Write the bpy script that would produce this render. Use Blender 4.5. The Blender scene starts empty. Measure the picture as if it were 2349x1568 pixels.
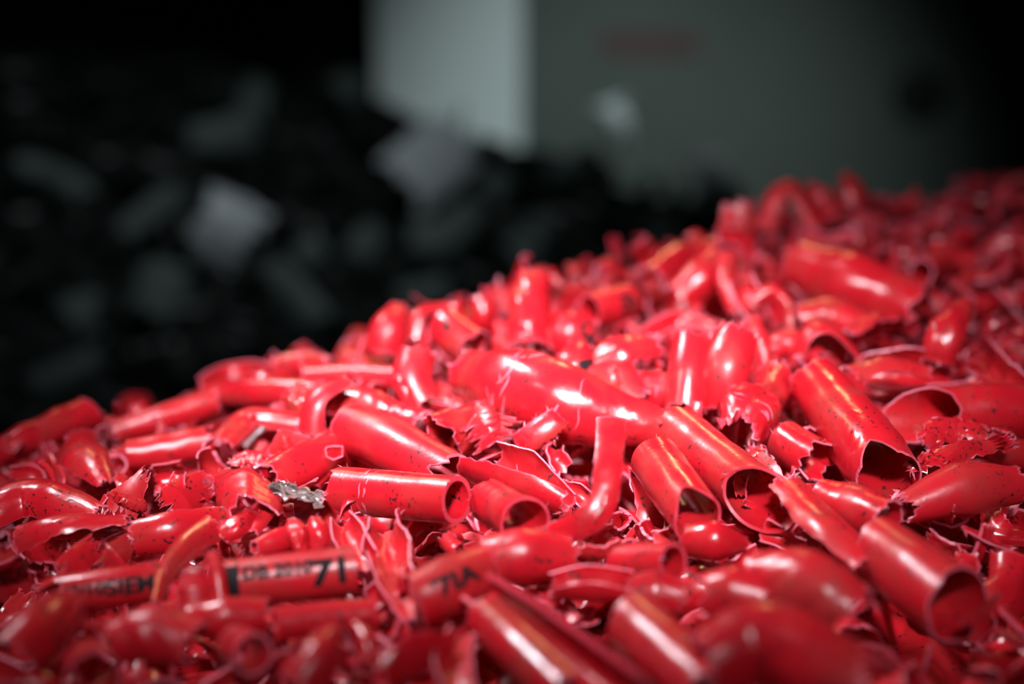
import bpy, math, random
import numpy as np
from mathutils import Vector
from mathutils.bvhtree import BVHTree

R = math.radians
scene = bpy.context.scene
col = scene.collection

# ------------------------------------------------------------------ camera
W, H = 2349.0, 1568.0
LENS, SENSOR = 50.0, 36.0
F = LENS / SENSOR * W                      # focal length in pixels
CAMZ = 0.62                                # camera height above the floor
PITCH = 10.0
FOCUS = 0.322
cam_d = bpy.data.cameras.new('camera'); cam = bpy.data.objects.new('camera', cam_d)
col.objects.link(cam)
cam.location = (0, 0, CAMZ); cam.rotation_euler = (R(90 - PITCH), 0, 0)
cam_d.lens = LENS; cam_d.sensor_width = SENSOR; cam_d.clip_start = 0.01; cam_d.clip_end = 50
cam_d.dof.use_dof = True; cam_d.dof.focus_distance = FOCUS; cam_d.dof.aperture_fstop = 5.2
scene.camera = cam

# ------------------------------------------------------------------ world, lights, exposure
world = bpy.data.worlds.new('world'); scene.world = world; world.use_nodes = True
bg = world.node_tree.nodes['Background']
bg.inputs[0].default_value = (0.55, 0.65, 0.75, 1); bg.inputs[1].default_value = 0.004

def look_at(o, p):
    o.rotation_euler = (Vector(p) - Vector(o.location)).to_track_quat('-Z', 'Y').to_euler()

def area(name, loc, target, sx, sy, power, colr, spread=180):
    d = bpy.data.lights.new(name, 'AREA'); d.shape = 'RECTANGLE'; d.size = sx; d.size_y = sy
    d.energy = power; d.color = colr; d.spread = R(spread)
    o = bpy.data.objects.new(name, d); col.objects.link(o); o.location = loc; look_at(o, target); return o

def spot(name, loc, target, power, colr, angle, blend, radius):
    d = bpy.data.lights.new(name, 'SPOT'); d.energy = power; d.color = colr
    d.spot_size = R(angle); d.spot_blend = blend; d.shadow_soft_size = radius
    o = bpy.data.objects.new(name, d); col.objects.link(o); o.location = loc; look_at(o, target); return o

PILE = (-0.002, 0.372, CAMZ - 0.08)
area('added_cool_light', (-0.50, 0.10, CAMZ + 0.46), (0.085, 0.47, CAMZ - 0.05), 0.16, 0.10, 0.085, (0.90, 0.91, 1.0), 16)  # unseen source, added to brighten the high end of the crest
area('added_cool_light', (-0.45, 0.62, CAMZ + 0.62), (0.012, 0.305, CAMZ - 0.095), 0.16, 0.10, 0.125, (0.92, 0.92, 1.0), 15.5)  # unseen source, placed for the white streaks on slanting tubes
area('added_cool_light', (-0.03, -0.28, CAMZ + 0.45), PILE, 0.18, 0.10, 0.28, (0.95, 0.92, 1.0), 13.5)  # unseen source, beam narrowed so the heap's edges darken like a vignette
area('window_daylight', (0.25, -1.30, CAMZ + 0.80), PILE, 1.1, 0.7, 0.16, (0.86, 0.90, 1.0), 26)
spot('hanging_lamp_warm', (0.16, 1.25, CAMZ + 0.66), PILE, 6.5, (1.0, 0.62, 0.30), 14, 1.0, 0.035)
spot('hanging_lamp_warm', (-0.42, 1.05, CAMZ + 0.60), PILE, 3.0, (1.0, 0.62, 0.30), 17, 1.0, 0.03)
spot('added_wall_light', (0.16, 1.15, CAMZ + 0.42), (0.22, 2.6, CAMZ - 0.16), 32.0, (0.84, 1.0, 0.96), 48, 1.0, 0.06)  # added unseen spot; its falloff makes the wall's bright centre and dark edges
spot('added_pile_light', (0.05, 0.70, CAMZ + 0.75), (-0.20, 1.35, CAMZ - 0.13), 11.0, (0.86, 0.97, 1.0), 46, 1.0, 0.08)  # added unseen spot to light the dark pile, fading out towards the corner

scene.cycles.max_bounces = 6; scene.cycles.diffuse_bounces = 3; scene.cycles.glossy_bounces = 3
vs = scene.view_settings
vs.view_transform = 'Standard'; vs.look = 'None'; vs.exposure = 0.0; vs.gamma = 1.0; vs.use_curve_mapping = False

# ------------------------------------------------------------------ materials
def new_mat(name):
    m = bpy.data.materials.new(name); m.use_nodes = True
    return m, m.node_tree, m.node_tree.nodes['Principled BSDF']

def plastic(name, base, dark, rough=(0.12, 0.32), sss=0.14, speck=True, bump=0.12, scale=1.0, radius=0.0025):
    m, t, p = new_mat(name); N = t.nodes; L = t.links
    tc = N.new('ShaderNodeTexCoord'); oi = N.new('ShaderNodeObjectInfo')
    add = N.new('ShaderNodeVectorMath'); add.operation = 'ADD'
    L.new(tc.outputs['Object'], add.inputs[0]); L.new(oi.outputs['Random'], add.inputs[1])
    vec = add.outputs[0]
    def noise(sc, det=3.0, dist=0.0):
        n = N.new('ShaderNodeTexNoise'); n.inputs['Scale'].default_value = sc * scale
        n.inputs['Detail'].default_value = det; n.inputs['Distortion'].default_value = dist
        L.new(vec, n.inputs['Vector']); return n
    def ramp(src, a, b, ca=(0, 0, 0, 1), cb=(1, 1, 1, 1)):
        r = N.new('ShaderNodeValToRGB'); r.color_ramp.elements[0].position = a; r.color_ramp.elements[1].position = b
        r.color_ramp.elements[0].color = ca; r.color_ramp.elements[1].color = cb
        L.new(src, r.inputs[0]); return r
    def mix(f, a, b):
        x = N.new('ShaderNodeMix'); x.data_type = 'RGBA'
        for s, v in ((x.inputs[0], f), (x.inputs[6], a), (x.inputs[7], b)):
            if isinstance(v, (int, float, tuple)): s.default_value = v
            else: L.new(v, s)
        return x.outputs[2]
    c = mix(ramp(noise(90).outputs[0], 0.3, 0.75).outputs[0], (*base, 1), (*dark, 1))
    c2 = mix(oi.outputs['Random'], (*[v * 0.86 for v in base], 1), (*base, 1))
    c = mix(0.5, c, c2)
    if speck:
        # soot specks and a thin grey film of dust in patches
        sp = ramp(noise(900, 1.0).outputs[0], 0.635, 0.665)
        pt = ramp(noise(130, 2.0).outputs[0], 0.47, 0.56)
        mu = N.new('ShaderNodeMath'); mu.operation = 'MULTIPLY'
        L.new(sp.outputs[0], mu.inputs[0]); L.new(pt.outputs[0], mu.inputs[1])
        c = mix(mu.outputs[0], c, (0.03, 0.012, 0.012, 1))
        du = ramp(noise(60, 6.0, 0.6).outputs[0], 0.48, 0.78, cb=(0.55, 0.55, 0.55, 1))
        c = mix(du.outputs[0], c, (0.26, 0.055, 0.040, 1))
    L.new(c, p.inputs['Base Color'])
    rr = N.new('ShaderNodeMapRange'); rr.inputs[3].default_value = rough[0]; rr.inputs[4].default_value = rough[1]
    L.new(noise(160, 4.0).outputs[0], rr.inputs[0]); 
    ro = N.new('ShaderNodeMath'); ro.operation = 'MULTIPLY_ADD'; ro.inputs[1].default_value = 0.14
    L.new(oi.outputs['Random'], ro.inputs[0]); L.new(rr.outputs[0], ro.inputs[2]); L.new(ro.outputs[0], p.inputs['Roughness'])
    b = N.new('ShaderNodeBump'); b.inputs['Strength'].default_value = bump; b.inputs['Distance'].default_value = 0.0006 / scale
    L.new(noise(520, 5.0, 0.4).outputs[0], b.inputs['Height']); L.new(b.outputs[0], p.inputs['Normal'])
    p.inputs['Subsurface Weight'].default_value = sss
    p.inputs['Subsurface Radius'].default_value = (1.0, 0.12, 0.10)
    p.inputs['Subsurface Scale'].default_value = radius
    p.inputs['IOR'].default_value = 1.5
    return m

M_RED = plastic('red_plastic', (0.56, 0.010, 0.019), (0.46, 0.006, 0.015))
M_PALE = plastic('stress_whitened_red', (0.66, 0.055, 0.09), (0.60, 0.025, 0.045), rough=(0.25, 0.42), sss=0.25, speck=False, bump=0.25)
M_EDGE = plastic('torn_red_edge', (0.74, 0.17, 0.24), (0.68, 0.09, 0.14), rough=(0.25, 0.45), sss=0.35, speck=False, bump=0.3)
M_FILM = plastic('pale_film', (0.20, 0.15, 0.135), (0.26, 0.11, 0.11), rough=(0.12, 0.3), sss=0.3, speck=False, bump=0.3)
M_INK = plastic('black_ink', (0.012, 0.010, 0.012), (0.02, 0.012, 0.012), rough=(0.55, 0.7), sss=0.0, speck=False)
M_INK.node_tree.nodes['Principled BSDF'].inputs['Specular IOR Level'].default_value = 0.15
M_BLACK = plastic('black_plastic', (0.010, 0.011, 0.011), (0.016, 0.017, 0.017), rough=(0.3, 0.5), sss=0.0, speck=False, scale=0.12)
M_GREY = plastic('gleam_and_pale_plastic', (0.52, 0.55, 0.58), (0.40, 0.44, 0.44), rough=(0.35, 0.5), sss=0.0, speck=False, scale=0.12)  # grey stands in for highlights on black plastic; also the pale ridge lumps
M_DULL = plastic('dim_gleam_plastic', (0.10, 0.125, 0.115), (0.07, 0.085, 0.08), rough=(0.35, 0.5), sss=0.0, speck=False, scale=0.12)  # dimmer highlights on black plastic, put into the colour

def wall_mat(name, a, b, rough=0.7, scale=3.0):
    m, t, p = new_mat(name); N = t.nodes; L = t.links
    tc = N.new('ShaderNodeTexCoord'); n = N.new('ShaderNodeTexNoise'); n.inputs['Scale'].default_value = scale
    n.inputs['Detail'].default_value = 6
    L.new(tc.outputs['Object'], n.inputs['Vector'])
    r = N.new('ShaderNodeValToRGB'); r.color_ramp.elements[0].position = 0.35; r.color_ramp.elements[1].position = 0.7
    r.color_ramp.elements[0].color = (*a, 1); r.color_ramp.elements[1].color = (*b, 1)
    L.new(n.outputs[0], r.inputs[0]); L.new(r.outputs[0], p.inputs['Base Color'])
    p.inputs['Roughness'].default_value = rough
    bp = N.new('ShaderNodeBump'); bp.inputs['Strength'].default_value = 0.15; bp.inputs['Distance'].default_value = 0.004
    n2 = N.new('ShaderNodeTexNoise'); n2.inputs['Scale'].default_value = scale * 30
    L.new(tc.outputs['Object'], n2.inputs['Vector']); L.new(n2.outputs[0], bp.inputs['Height']); L.new(bp.outputs[0], p.inputs['Normal'])
    return m

M_WALL = wall_mat('grey_green_paint', (0.085, 0.105, 0.098), (0.105, 0.125, 0.115))
M_DARK = wall_mat('recess_shade_and_dark_post', (0.006, 0.006, 0.006), (0.010, 0.010, 0.010))  # black stands in for shade in the unlit recess; the post is dark itself
M_WHITE = wall_mat('white_paint', (0.74, 0.80, 0.83), (0.80, 0.85, 0.88))
M_FLOOR = wall_mat('dark_concrete', (0.03, 0.03, 0.03), (0.06, 0.06, 0.058), 0.6, 6.0)
M_RUST = wall_mat('dull_red_paint', (0.10, 0.05, 0.055), (0.13, 0.07, 0.07))
M_RUBBER = wall_mat('black_rubber', (0.010, 0.010, 0.010), (0.015, 0.015, 0.015))

# ------------------------------------------------------------------ helpers
def link(name, verts, faces, mats, mi=None, origin=None, parent=None, smooth=True, sharp=None):
    v = np.asarray(verts, float)
    if origin is None: origin = 0.5 * (v.min(0) + v.max(0)) if parent is None else (0, 0, 0)
    o3 = np.asarray(origin, float)
    if parent is not None: o3 = np.asarray(parent.location, float)
    me = bpy.data.meshes.new(name)
    me.from_pydata((v - o3).tolist(), [], faces)
    for m in (mats if isinstance(mats, (list, tuple)) else [mats]): me.materials.append(m)
    if mi is not None: me.polygons.foreach_set('material_index', np.asarray(mi, np.int32))
    if smooth:
        me.polygons.foreach_set('use_smooth', np.ones(len(me.polygons), bool))
        if sharp: me.set_sharp_from_angle(angle=R(sharp))
    me.update()
    ob = bpy.data.objects.new(name, me); col.objects.link(ob)
    if parent is not None: ob.parent = parent
    else: ob.location = o3.tolist()
    return ob

def tag(o, label=None, cat=None, group=None, kind=None):
    if label: o['label'] = label
    if cat: o['category'] = cat
    if group: o['group'] = group
    if kind: o['kind'] = kind
    return o

def box_geo(x0, x1, y0, y1, z0, z1):
    v = [(x, y, z) for x in (x0, x1) for y in (y0, y1) for z in (z0, z1)]
    f = [(0, 1, 3, 2), (4, 6, 7, 5), (0, 4, 5, 1), (2, 3, 7, 6), (0, 2, 6, 4), (1, 5, 7, 3)]
    return v, f

# ------------------------------------------------------------------ the heap's surface, as a height field (heights relative to the camera)
def smooth_interp(x, xs, ys): return np.interp(x, xs, ys)

def heap_h(x, y):
    x = np.asarray(x, float); y = np.asarray(y, float)
    k = np.interp(x, [-0.30, -0.16, -0.08, 0.0, 0.10, 0.20, 0.30], [-0.10, 0.0, 0.10, 0.175, 0.19, 0.19, 0.18])
    yr = np.interp(x, [-0.30, -0.16, -0.08, 0.0, 0.10, 0.20, 0.30], [0.36, 0.40, 0.42, 0.44, 0.50, 0.56, 0.60])
    d = np.maximum(y - yr, 0)
    h = -0.104 + k * (np.minimum(y, 1.0) - 0.24) - np.where(d < 0.12, 3.2 * d * d, 3.2 * 0.0144 + 2.8 * (d - 0.12))
    front = np.maximum(0.20 - y, 0); h = h - 1.6 * front * front - 0.5 * front
    side = np.maximum(np.abs(x - 0.03) - 0.27, 0); h = h - np.where(side < 0.15, 2.0 * side * side, 0.045 + 0.6 * (side - 0.15))
    return h

CP, SP = math.cos(R(PITCH)), math.sin(R(PITCH))
def ray(u, v):
    a, b = (u - W / 2) / F, (H / 2 - v) / F          # right, up; forward 1
    return np.array([a, CP + b * SP, b * CP - SP])   # depth-parametrised: forward component 1

def pix(p):                                           # world point -> pixel and depth
    q = np.asarray(p, float) - np.array([0, 0, CAMZ])
    dep = q[..., 1] * CP - q[..., 2] * SP
    up = q[..., 1] * SP + q[..., 2] * CP
    return W / 2 + F * q[..., 0] / dep, H / 2 - F * up / dep, dep

TS = np.arange(0.16, 0.85, 0.0015)
def surf_depth(u, v):
    d = ray(u, v)
    P = TS[:, None] * d[None, :]
    g = P[:, 2] - heap_h(P[:, 0], P[:, 1])
    i = np.argmax(g < 0)
    if g[i] < 0: return float(TS[i])
    return float(TS[int(np.argmin(g / TS))])          # above the crest: the depth of the crest itself

def at(u, v, dd=0.0, base=None, stand=0.0):
    t = surf_depth(u, v)
    if base is not None: t = t + (base - t) * stand
    t = t - dd * t / F
    p = t * ray(u, v); p[2] += CAMZ
    return p, t / F                                    # world point, metres per pixel there

# ------------------------------------------------------------------ torn tube / shard / strip builder
def nz(rng, n, freqs=(2, 5, 11, 23), amps=(0.5, 0.5, 0.35, 0.25), closed=False):
    x = np.linspace(0, 1, n, endpoint=not closed); y = np.zeros(n)
    for f, a in zip(freqs, amps):
        y += a * np.sin(2 * np.pi * (f * x + rng.random()) + 2.0 * rng.random() * np.sin(2 * np.pi * (x * (f // 2 + 1) + rng.random())))
    return y

class Shred:
    """A piece of tube wall: a centre line, a radius and an arc that may change along it; ends cut, notched or torn."""
    def __init__(s, C, r, a0, a1, tw, toward, e0, e1, sq=(1, 1), wall=None, dent=0.0, rag=0.0, seed=0, ns=26, nt=30, thin=0.45, rough2=0.0):
        rng = np.random.default_rng(seed); s.rng = rng
        C = np.asarray(C, float); k = len(C); M = 80
        kk = np.linspace(0, 1, k); ss = np.linspace(0, 1, M)
        if k == 2: P = C[0] + (C[1] - C[0]) * ss[:, None]
        else:
            X = np.vstack([2 * C[0] - C[1], C, 2 * C[-1] - C[-2]]); q = ss * (k - 1); i = np.minimum(q.astype(int), k - 2); f = (q - i)[:, None]
            A, B, D, E = X[i], X[i + 1], X[i + 2], X[i + 3]
            P = 0.5 * (2 * B + (D - A) * f + (2 * A - 5 * B + 4 * D - E) * f * f + (3 * B - A - 3 * D + E) * f ** 3)
        sm = lambda a: np.interp(ss, kk, np.asarray(a, float))
        s.r, s.a0, s.a1, tw = sm(r), sm(a0), sm(a1), sm(tw)
        T = np.gradient(P, axis=0); s.L = float(np.linalg.norm(np.diff(P, axis=0), axis=1).sum()); T /= np.linalg.norm(T, axis=1)[:, None] + 1e-12
        V = np.asarray(toward, float)
        Nn = np.empty_like(T); prev = None
        for i in range(M):
            base = V if prev is None else prev
            n = base - T[i] * base.dot(T[i]); ln = np.linalg.norm(n)
            if ln < 1e-3: n = np.array([0, 0, 1.0]) - T[i] * T[i][2]; ln = np.linalg.norm(n)
            prev = n / ln; Nn[i] = prev
        Bn = np.cross(T, Nn)
        c, d = np.cos(tw)[:, None], np.sin(tw)[:, None]
        s.N, s.B = Nn * c + Bn * d, Bn * c - Nn * d
        s.P, s.T, s.ss, s.sq = P, T, ss, sq
        rm = float(np.mean(s.r)); s.rm = rm
        s.closed = bool(np.min(s.a1 - s.a0) > 2 * np.pi - 0.02)
        wall = wall or 0.13 * rm
        n = nt if s.closed else nt + 1
        j = np.arange(n) / nt
        if not s.closed: j[1] = 0.35 * j[1]; j[-2] = 1 - 0.35 * (1 - j[-2])
        def endcut(e, sgn, at_s):
            tilt, ph0, jag = e[0], R(e[1]), e[2]; notches = e[3] if len(e) > 3 else ()
            A0, A1 = np.interp(at_s, ss, s.a0), np.interp(at_s, ss, s.a1); ph = A0 + (A1 - A0) * j
            o = tilt * np.cos(ph - ph0)
            if jag: o = o + jag * nz(rng, n, closed=s.closed)
            for (pc, pw, pd) in notches:
                dph = np.abs((ph - R(pc) + np.pi) % (2 * np.pi) - np.pi) / R(pw); o = o - pd * np.clip(1 - dph, 0, 1)
            return o * rm / s.L
        s0 = -endcut(e0, -1, 0.0); s1 = 1 + endcut(e1, 1, 1.0)
        s1 = np.maximum(s1, s0 + 0.02)
        fi = np.linspace(0, 1, ns + 1); bw = min(0.022 if thin < 0.75 else 0.008, 0.45 / ns); fi[1] = bw; fi[-2] = 1 - bw; fi = fi[:, None]
        S = s0[None, :] + (s1 - s0)[None, :] * fi
        A0 = np.interp(S, ss, s.a0); A1 = np.interp(S, ss, s.a1)
        if rag and not s.closed:
            A0 = A0 + rag * nz(rng, ns + 1)[:, None]; A1 = A1 - rag * nz(rng, ns + 1)[:, None]
        PH = A0 + (A1 - A0) * j[None, :]
        G = s.pos(S, PH, 0.0)
        gi = np.gradient(G, axis=0)
        if s.closed: gj = np.roll(G, -1, 1) - np.roll(G, 1, 1)
        else: gj = np.gradient(G, axis=1)
        nn = np.cross(gj, gi); nn /= np.linalg.norm(nn, axis=2)[..., None] + 1e-12
        # outward check
        ctr = s.pos(S, PH, -np.interp(S, ss, s.r) )
        if np.mean(np.sum(nn * (G - ctr), axis=2)) < 0: nn = -nn; flip = True
        else: flip = False
        if dent:
            o = np.zeros(G.shape[:2])
            for q in range(5):
                kv = rng.normal(size=3) * (1.0 + 0.9 * q) / rm; o += np.sin(G @ kv + rng.random() * 6.28) / (1 + 0.7 * q)
            G = G + nn * (o * dent * rm * 0.35)[..., None]
        if rough2:
            o = np.zeros(G.shape[:2])
            for q in range(6):
                kv = rng.normal(size=3) * (4.0 + 1.5 * q) / rm; o += np.abs(np.sin(G @ kv + rng.random() * 6.28)) / (1 + 0.5 * q)
            G = G + nn * ((o - o.mean()) * rough2 * rm * 0.05)[..., None]
        # wall thins towards torn edges
        ed = np.minimum(fi, 1 - fi) * np.ones_like(S)
        if not s.closed: ed = np.minimum(ed, np.minimum(j, 1 - j)[None, :] * 1.2)
        wl = wall * (thin + (1 - thin) * np.clip(ed / 0.16, 0, 1))
        I = G - nn * wl[..., None]
        s.G, s.nn = G, nn
        nr = ns + 1
        V2 = np.concatenate([G.reshape(-1, 3), I.reshape(-1, 3)]); off = nr * n
        idx = np.arange(nr * n).reshape(nr, n)
        if s.closed: a, b = idx, np.roll(idx, -1, 1)
        else: a, b = idx[:, :-1], idx[:, 1:]
        q = np.stack([a[:-1], b[:-1], b[1:], a[1:]], -1).reshape(-1, 4)
        outer = q[:, ::-1] if not flip else q
        inner = (q if not flip else q[:, ::-1]) + off
        rims = []
        def rim(l, cl):
            l2 = np.roll(l, -1) if cl else l[1:]; l1 = l if cl else l[:-1]
            rims.append(np.stack([l1, l2, l2 + off, l1 + off], -1))
        rim(idx[0], s.closed); rim(idx[-1], s.closed)
        if not s.closed: rim(idx[:, 0], False); rim(idx[:, -1], False)
        rf = np.concatenate(rims)
        s.V = V2; s.Fc = np.concatenate([outer, inner, rf]); 
        bd = np.zeros(a[:-1].shape, int); bd[0] = bd[-1] = 2
        if not s.closed: bd[:, 0] = bd[:, -1] = 2
        if thin >= 0.75: bd[:] = 0
        s.mi = np.concatenate([bd.ravel(), bd.ravel(), np.full(len(rf), 2 if thin >= 0.75 else 1)])
        s.idx = idx; s.wall = wall

    def pos(s, S, PH, dr):
        sc = np.clip(S, 0, 1); ex = (S - sc) * s.L
        g = lambda a: np.stack([np.interp(sc, s.ss, a[:, q]) for q in range(3)], -1)
        P, T, N, B = g(s.P), g(s.T), g(s.N), g(s.B); r = np.interp(sc, s.ss, s.r) + dr
        return P + T * ex[..., None] + N * (r * np.cos(PH) * s.sq[0])[..., None] + B * (r * np.sin(PH) * s.sq[1])[..., None]

    def fringe(s, count, length):
        """Loose fibres and flakes that hang on the torn edges."""
        rng = s.rng; nr, n = s.idx.shape; vs, fs = [], []
        edges = []
        for jj in range(n): edges += [(0, jj, -1), (nr - 1, jj, 1)]
        if not s.closed:
            for ii in range(nr): edges += [(ii, 0, -2), (ii, n - 1, 2)]
        for _ in range(count):
            i, jj, e = edges[rng.integers(len(edges))]
            p = s.G[i, jj]; nrm = s.nn[i, jj]
            if abs(e) == 1: i2 = 1 if e < 0 else nr - 2; out = p - s.G[i2, jj]
            else: j2 = 1 if e < 0 else n - 2; out = p - s.G[i, j2]
            out = out / (np.linalg.norm(out) + 1e-9)
            side = np.cross(nrm, out); ln = length * (0.35 + rng.random()); wd = ln * (0.10 + 0.5 * rng.random() ** 2)
            d = out + 0.8 * rng.normal(size=3) * 0.6 + nrm * 0.5 * rng.random(); d /= np.linalg.norm(d)
            b0 = len(vs); cur = p - out * wd * 0.4; curl = rng.normal(size=3) * 0.5
            for q in range(5):
                w = wd * (1 - q / 4.6)
                vs.append(cur - side * w * 0.5); vs.append(cur + side * w * 0.5)
                cur = cur + d * ln / 4; d = d + curl * 0.45; d /= np.linalg.norm(d)
            for q in range(4): fs.append((b0 + 2 * q, b0 + 2 * q + 1, b0 + 2 * q + 3, b0 + 2 * q + 2))
        return vs, fs

UPRIGHT = set("""tall upright shell;curved spike;two-gleam hump;gold-lined post;split-edged half shell;leaning barrel;square crest shard;leaning spike;tallest spike;pennant shard;
upright petal;upright slat;upright leaf shard;arched loop;bright shoulder tube;upright pale stave;inked pointed shard;hooked tendril;folded chevron;little crest tab;orange-rimmed arch;
small teardrop loop;dark archway;pink crescent;pink arch strip;near peaked shard;near pale curl;puckered fold;white-rimmed bud;antler strand;short antler strand;small pink tab;hanging band;
saw-toothed tube;white-edged sliver;narrow dark scoop;angular dusty fold;ruffled grey-pink tear;pale pulled strip""".replace(chr(10), "").split(";"))
PIECES = []      # dicts of hand-placed pieces
FULL = (-180, 180)
CLEAN = (0, 0, 0.0)

def aslist(x, k):
    return list(x) if isinstance(x, (list,)) else [x] * k

def S(kind, tagname, label, pts, r, arc=FULL, e0=(0, 0, 0.18), e1=(0, 0, 0.18), sq=(1, 1), dent=0.12, rag=0.0, fr=8, lift=0.9,
      wall=None, tw=0, mat=None, text=None, ns=26, nt=30, thin=0.45, flen=14, cat=None, stand=0.15, surf=False, crease=None):
    k = len(pts); r = aslist(r, k); arc = aslist(arc, k); tw = aslist(tw, k)
    C, rr, mpp = [], [], 0
    low = max(pts, key=lambda q: q[1]); base = surf_depth(low[0], low[1])
    if tagname in UPRIGHT: stand = 0.85
    for (p, q) in zip(pts, r):
        dd = p[2] if len(p) > 2 else 0
        w, m = at(p[0], p[1], dd + (0 if surf else lift * q), base, stand); C.append(w); rr.append(q * m); mpp = m
    C = np.array(C); mid = C.mean(0); toward = np.array([0, 0, CAMZ]) - mid
    if surf:                                          # the given points lie on the piece's outer face, not on its axis
        Tg = np.gradient(C, axis=0); Tg /= np.linalg.norm(Tg, axis=1)[:, None]
        Ng = toward - Tg * (Tg @ toward)[:, None]; Ng /= np.linalg.norm(Ng, axis=1)[:, None]
        C = C - Ng * np.array(rr)[:, None]
    sh = Shred(C, rr, [R(a[0]) for a in arc], [R(a[1]) for a in arc], [R(a) for a in tw], toward, e0, e1, sq,
               (wall or 11) * mpp, dent, rag, seed=len(PIECES) * 7 + 3, ns=ns, nt=nt, thin=thin, rough2=min(1.0, 2.0 * dent) if dent >= 0.1 else 0.0)
    PIECES.append(dict(kind=kind, tag=tagname, label=label, sh=sh, mpp=mpp, fr=fr, mat=mat, text=text, flen=flen, mid=mid, cat=cat, crease=crease))
    return sh

# ------------------------------------------------------------------ hand-placed pieces of the red heap
T_, H_, K_, B_ = 'tube_offcut', 'plastic_shard', 'plastic_curl', 'plastic_strip'
C0 = CLEAN
def notch(*a): return list(a)
TORN = (0, 0, 0.30)

# --- centre, in focus
S(T_, 'round-mouthed short tube', 'short red tube with a clean round open mouth, torn at its other end',
  [(790, 1126, 20), (920, 1136, 62), (1048, 1147, 120)], 55, e0=(0.3, -60, 0.22), e1=C0, dent=0.04, fr=14, wall=13, thin=0.9, nt=40, crease=[(0.16, 0.36, 12, -70, 60)])
S(T_, 'humped shell with a white streak', 'humped red tube shell with one long white streak, behind the round-mouthed tube',
  [(812, 985, 40), (905, 1025, 45), (1030, 1092, 20)], [60, 64, 56], arc=(-170, 120), e0=(0.15, -60, 0.08), e1=TORN, dent=0.05, fr=6)
S(T_, 'torn dark mouth', 'torn red tube end gaping like a dark mouth above the white-streaked shell',
  [(1100, 970, 0), (1010, 1003, 95)], [50, 60], sq=(0.70, 1.0), e0=TORN, e1=(0.55, 60, 0.28), dent=0.25, fr=22, thin=0.3, nt=40)
S(H_, 'shard with a white glint', 'small glossy red shard with a crisp white rectangular glint',
  [(1093, 1008, 130), (1135, 982, 140), (1182, 990, 120)], [120, 130, 100], arc=[(-16, 18), (-20, 20), (-14, 18)], rag=0.03, dent=0.03, fr=8, surf=True)
S(T_, 'boat-shaped trough', 'boat-shaped half tube with a glossy pink inside and pointed tip',
  [(1100, 1052, 60), (1190, 1085, 80), (1305, 1150, 70)], [54, 66, 26], arc=[(10, 250), (-2, 246), (-40, 230)], e0=(0.3, 60, 0.10), e1=(0, 0, 0.1), rag=0.05, dent=0.05, fr=10, wall=9)
S(T_, 'flared tube stub', 'flared red tube stub with a dark opening below the boat-shaped trough',
  [(1125, 1150, 50), (1165, 1175, 90), (1205, 1196, 135)], [50, 52, 58], e0=TORN, e1=(0.25, -110, 0.06), dent=0.08, fr=4, wall=9, thin=0.8)
S(T_, 'great bent shell', 'largest bent red tube shell, creased in the middle, black flecks on top',
  [(1095, 862, 60), (1190, 892, 90), (1300, 930, 85), (1430, 962, 75), (1535, 985, 70)], [62, 92, 92, 66, 36], arc=[(-150, 70), (-135, 85), (-130, 92), (-130, 70), (-125, 80)],
  e0=(0.3, 0, 0.12), e1=(0.2, -60, 0.2), rag=0.2, dent=0.12, fr=26, ns=44, nt=34, crease=[(0.24, 0.36, 14, -80, 45), (0.5, 0.6, 4, -60, 20)])
S(H_, 'ragged hanging flap', 'ragged red flap torn down from the great bent shell',
  [(1215, 950, 40), (1250, 1002, 50), (1284, 1052, 70)], [120, 130, 90], arc=[(-28, 30), (-26, 28), (-14, 16)], rag=0.04, e0=C0, e1=(0, 0, 0.10), dent=0.05, fr=18, flen=18, surf=True, stand=1.0)
S(B_, 'hanging band', 'long smooth red band hanging from the great shell and curling at its foot',
  [(1402, 962, 165), (1398, 1040, 215), (1390, 1120, 235), (1345, 1195, 230), (1245, 1232, 190)], [90, 80, 80, 70, 50], arc=[(-22, 22), (-24, 24), (-25, 25), (-28, 28), (-34, 30)], tw=[0, 0, -6, -20, -25],
  e0=C0, e1=TORN, rag=0.02, dent=0.02, fr=5, ns=36, surf=True)
S(T_, 'notched tube', 'smooth red tube with a bite out of its lower mouth, beside the hanging band',
  [(1505, 1055, 60), (1550, 1120, 80), (1600, 1190, 105)], [58, 62, 62], e0=C0, e1=(0.2, 60, 0.06, [(-15, 55, 1.0)]), dent=0.04, fr=5, wall=9, thin=0.8, nt=44)
S(T_, 'long slant-cut tube', 'long red tube with a big slanting oval cut and a golden gleam on top',
  [(1555, 990, 30), (1660, 1075, 60), (1745, 1145, 85)], [60, 62, 70], e0=TORN, e1=(-1.0, 10, 0.05), dent=0.05, fr=8, wall=9, thin=0.8, nt=44)
S(B_, 'narrow spine below the slant cut', 'narrow red strip running down from the slant-cut tube',
  [(1800, 1150, 40), (1880, 1235, 60), (1985, 1330, 60)], [60, 70, 60], arc=[(-80, 0), (-90, 10), (-80, 0)], dent=0.1, fr=4, rag=0.05)
S(T_, 'stout dusty tube', 'stout dusty red tube leaning down with a V-shaped tear at its mouth',
  [(1868, 878, 40), (1935, 960, 40), (2005, 1050, 40), (2035, 1095, 45)], [66, 74, 82, 78], e0=(0.2, 180, 0.12), e1=(0.1, 0, 0.06, [(-14, 40, 1.5)]), dent=0.13, fr=10, wall=10, nt=46, ns=34)
S(K_, 'hooded curl', 'curled red rim lying over the top of the stout dusty tube',
  [(1772, 806, 70), (1815, 795, 90), (1885, 835, 70)], [34, 40, 30], arc=(-120, 40), dent=0.1, fr=6, rag=0.06)
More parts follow.
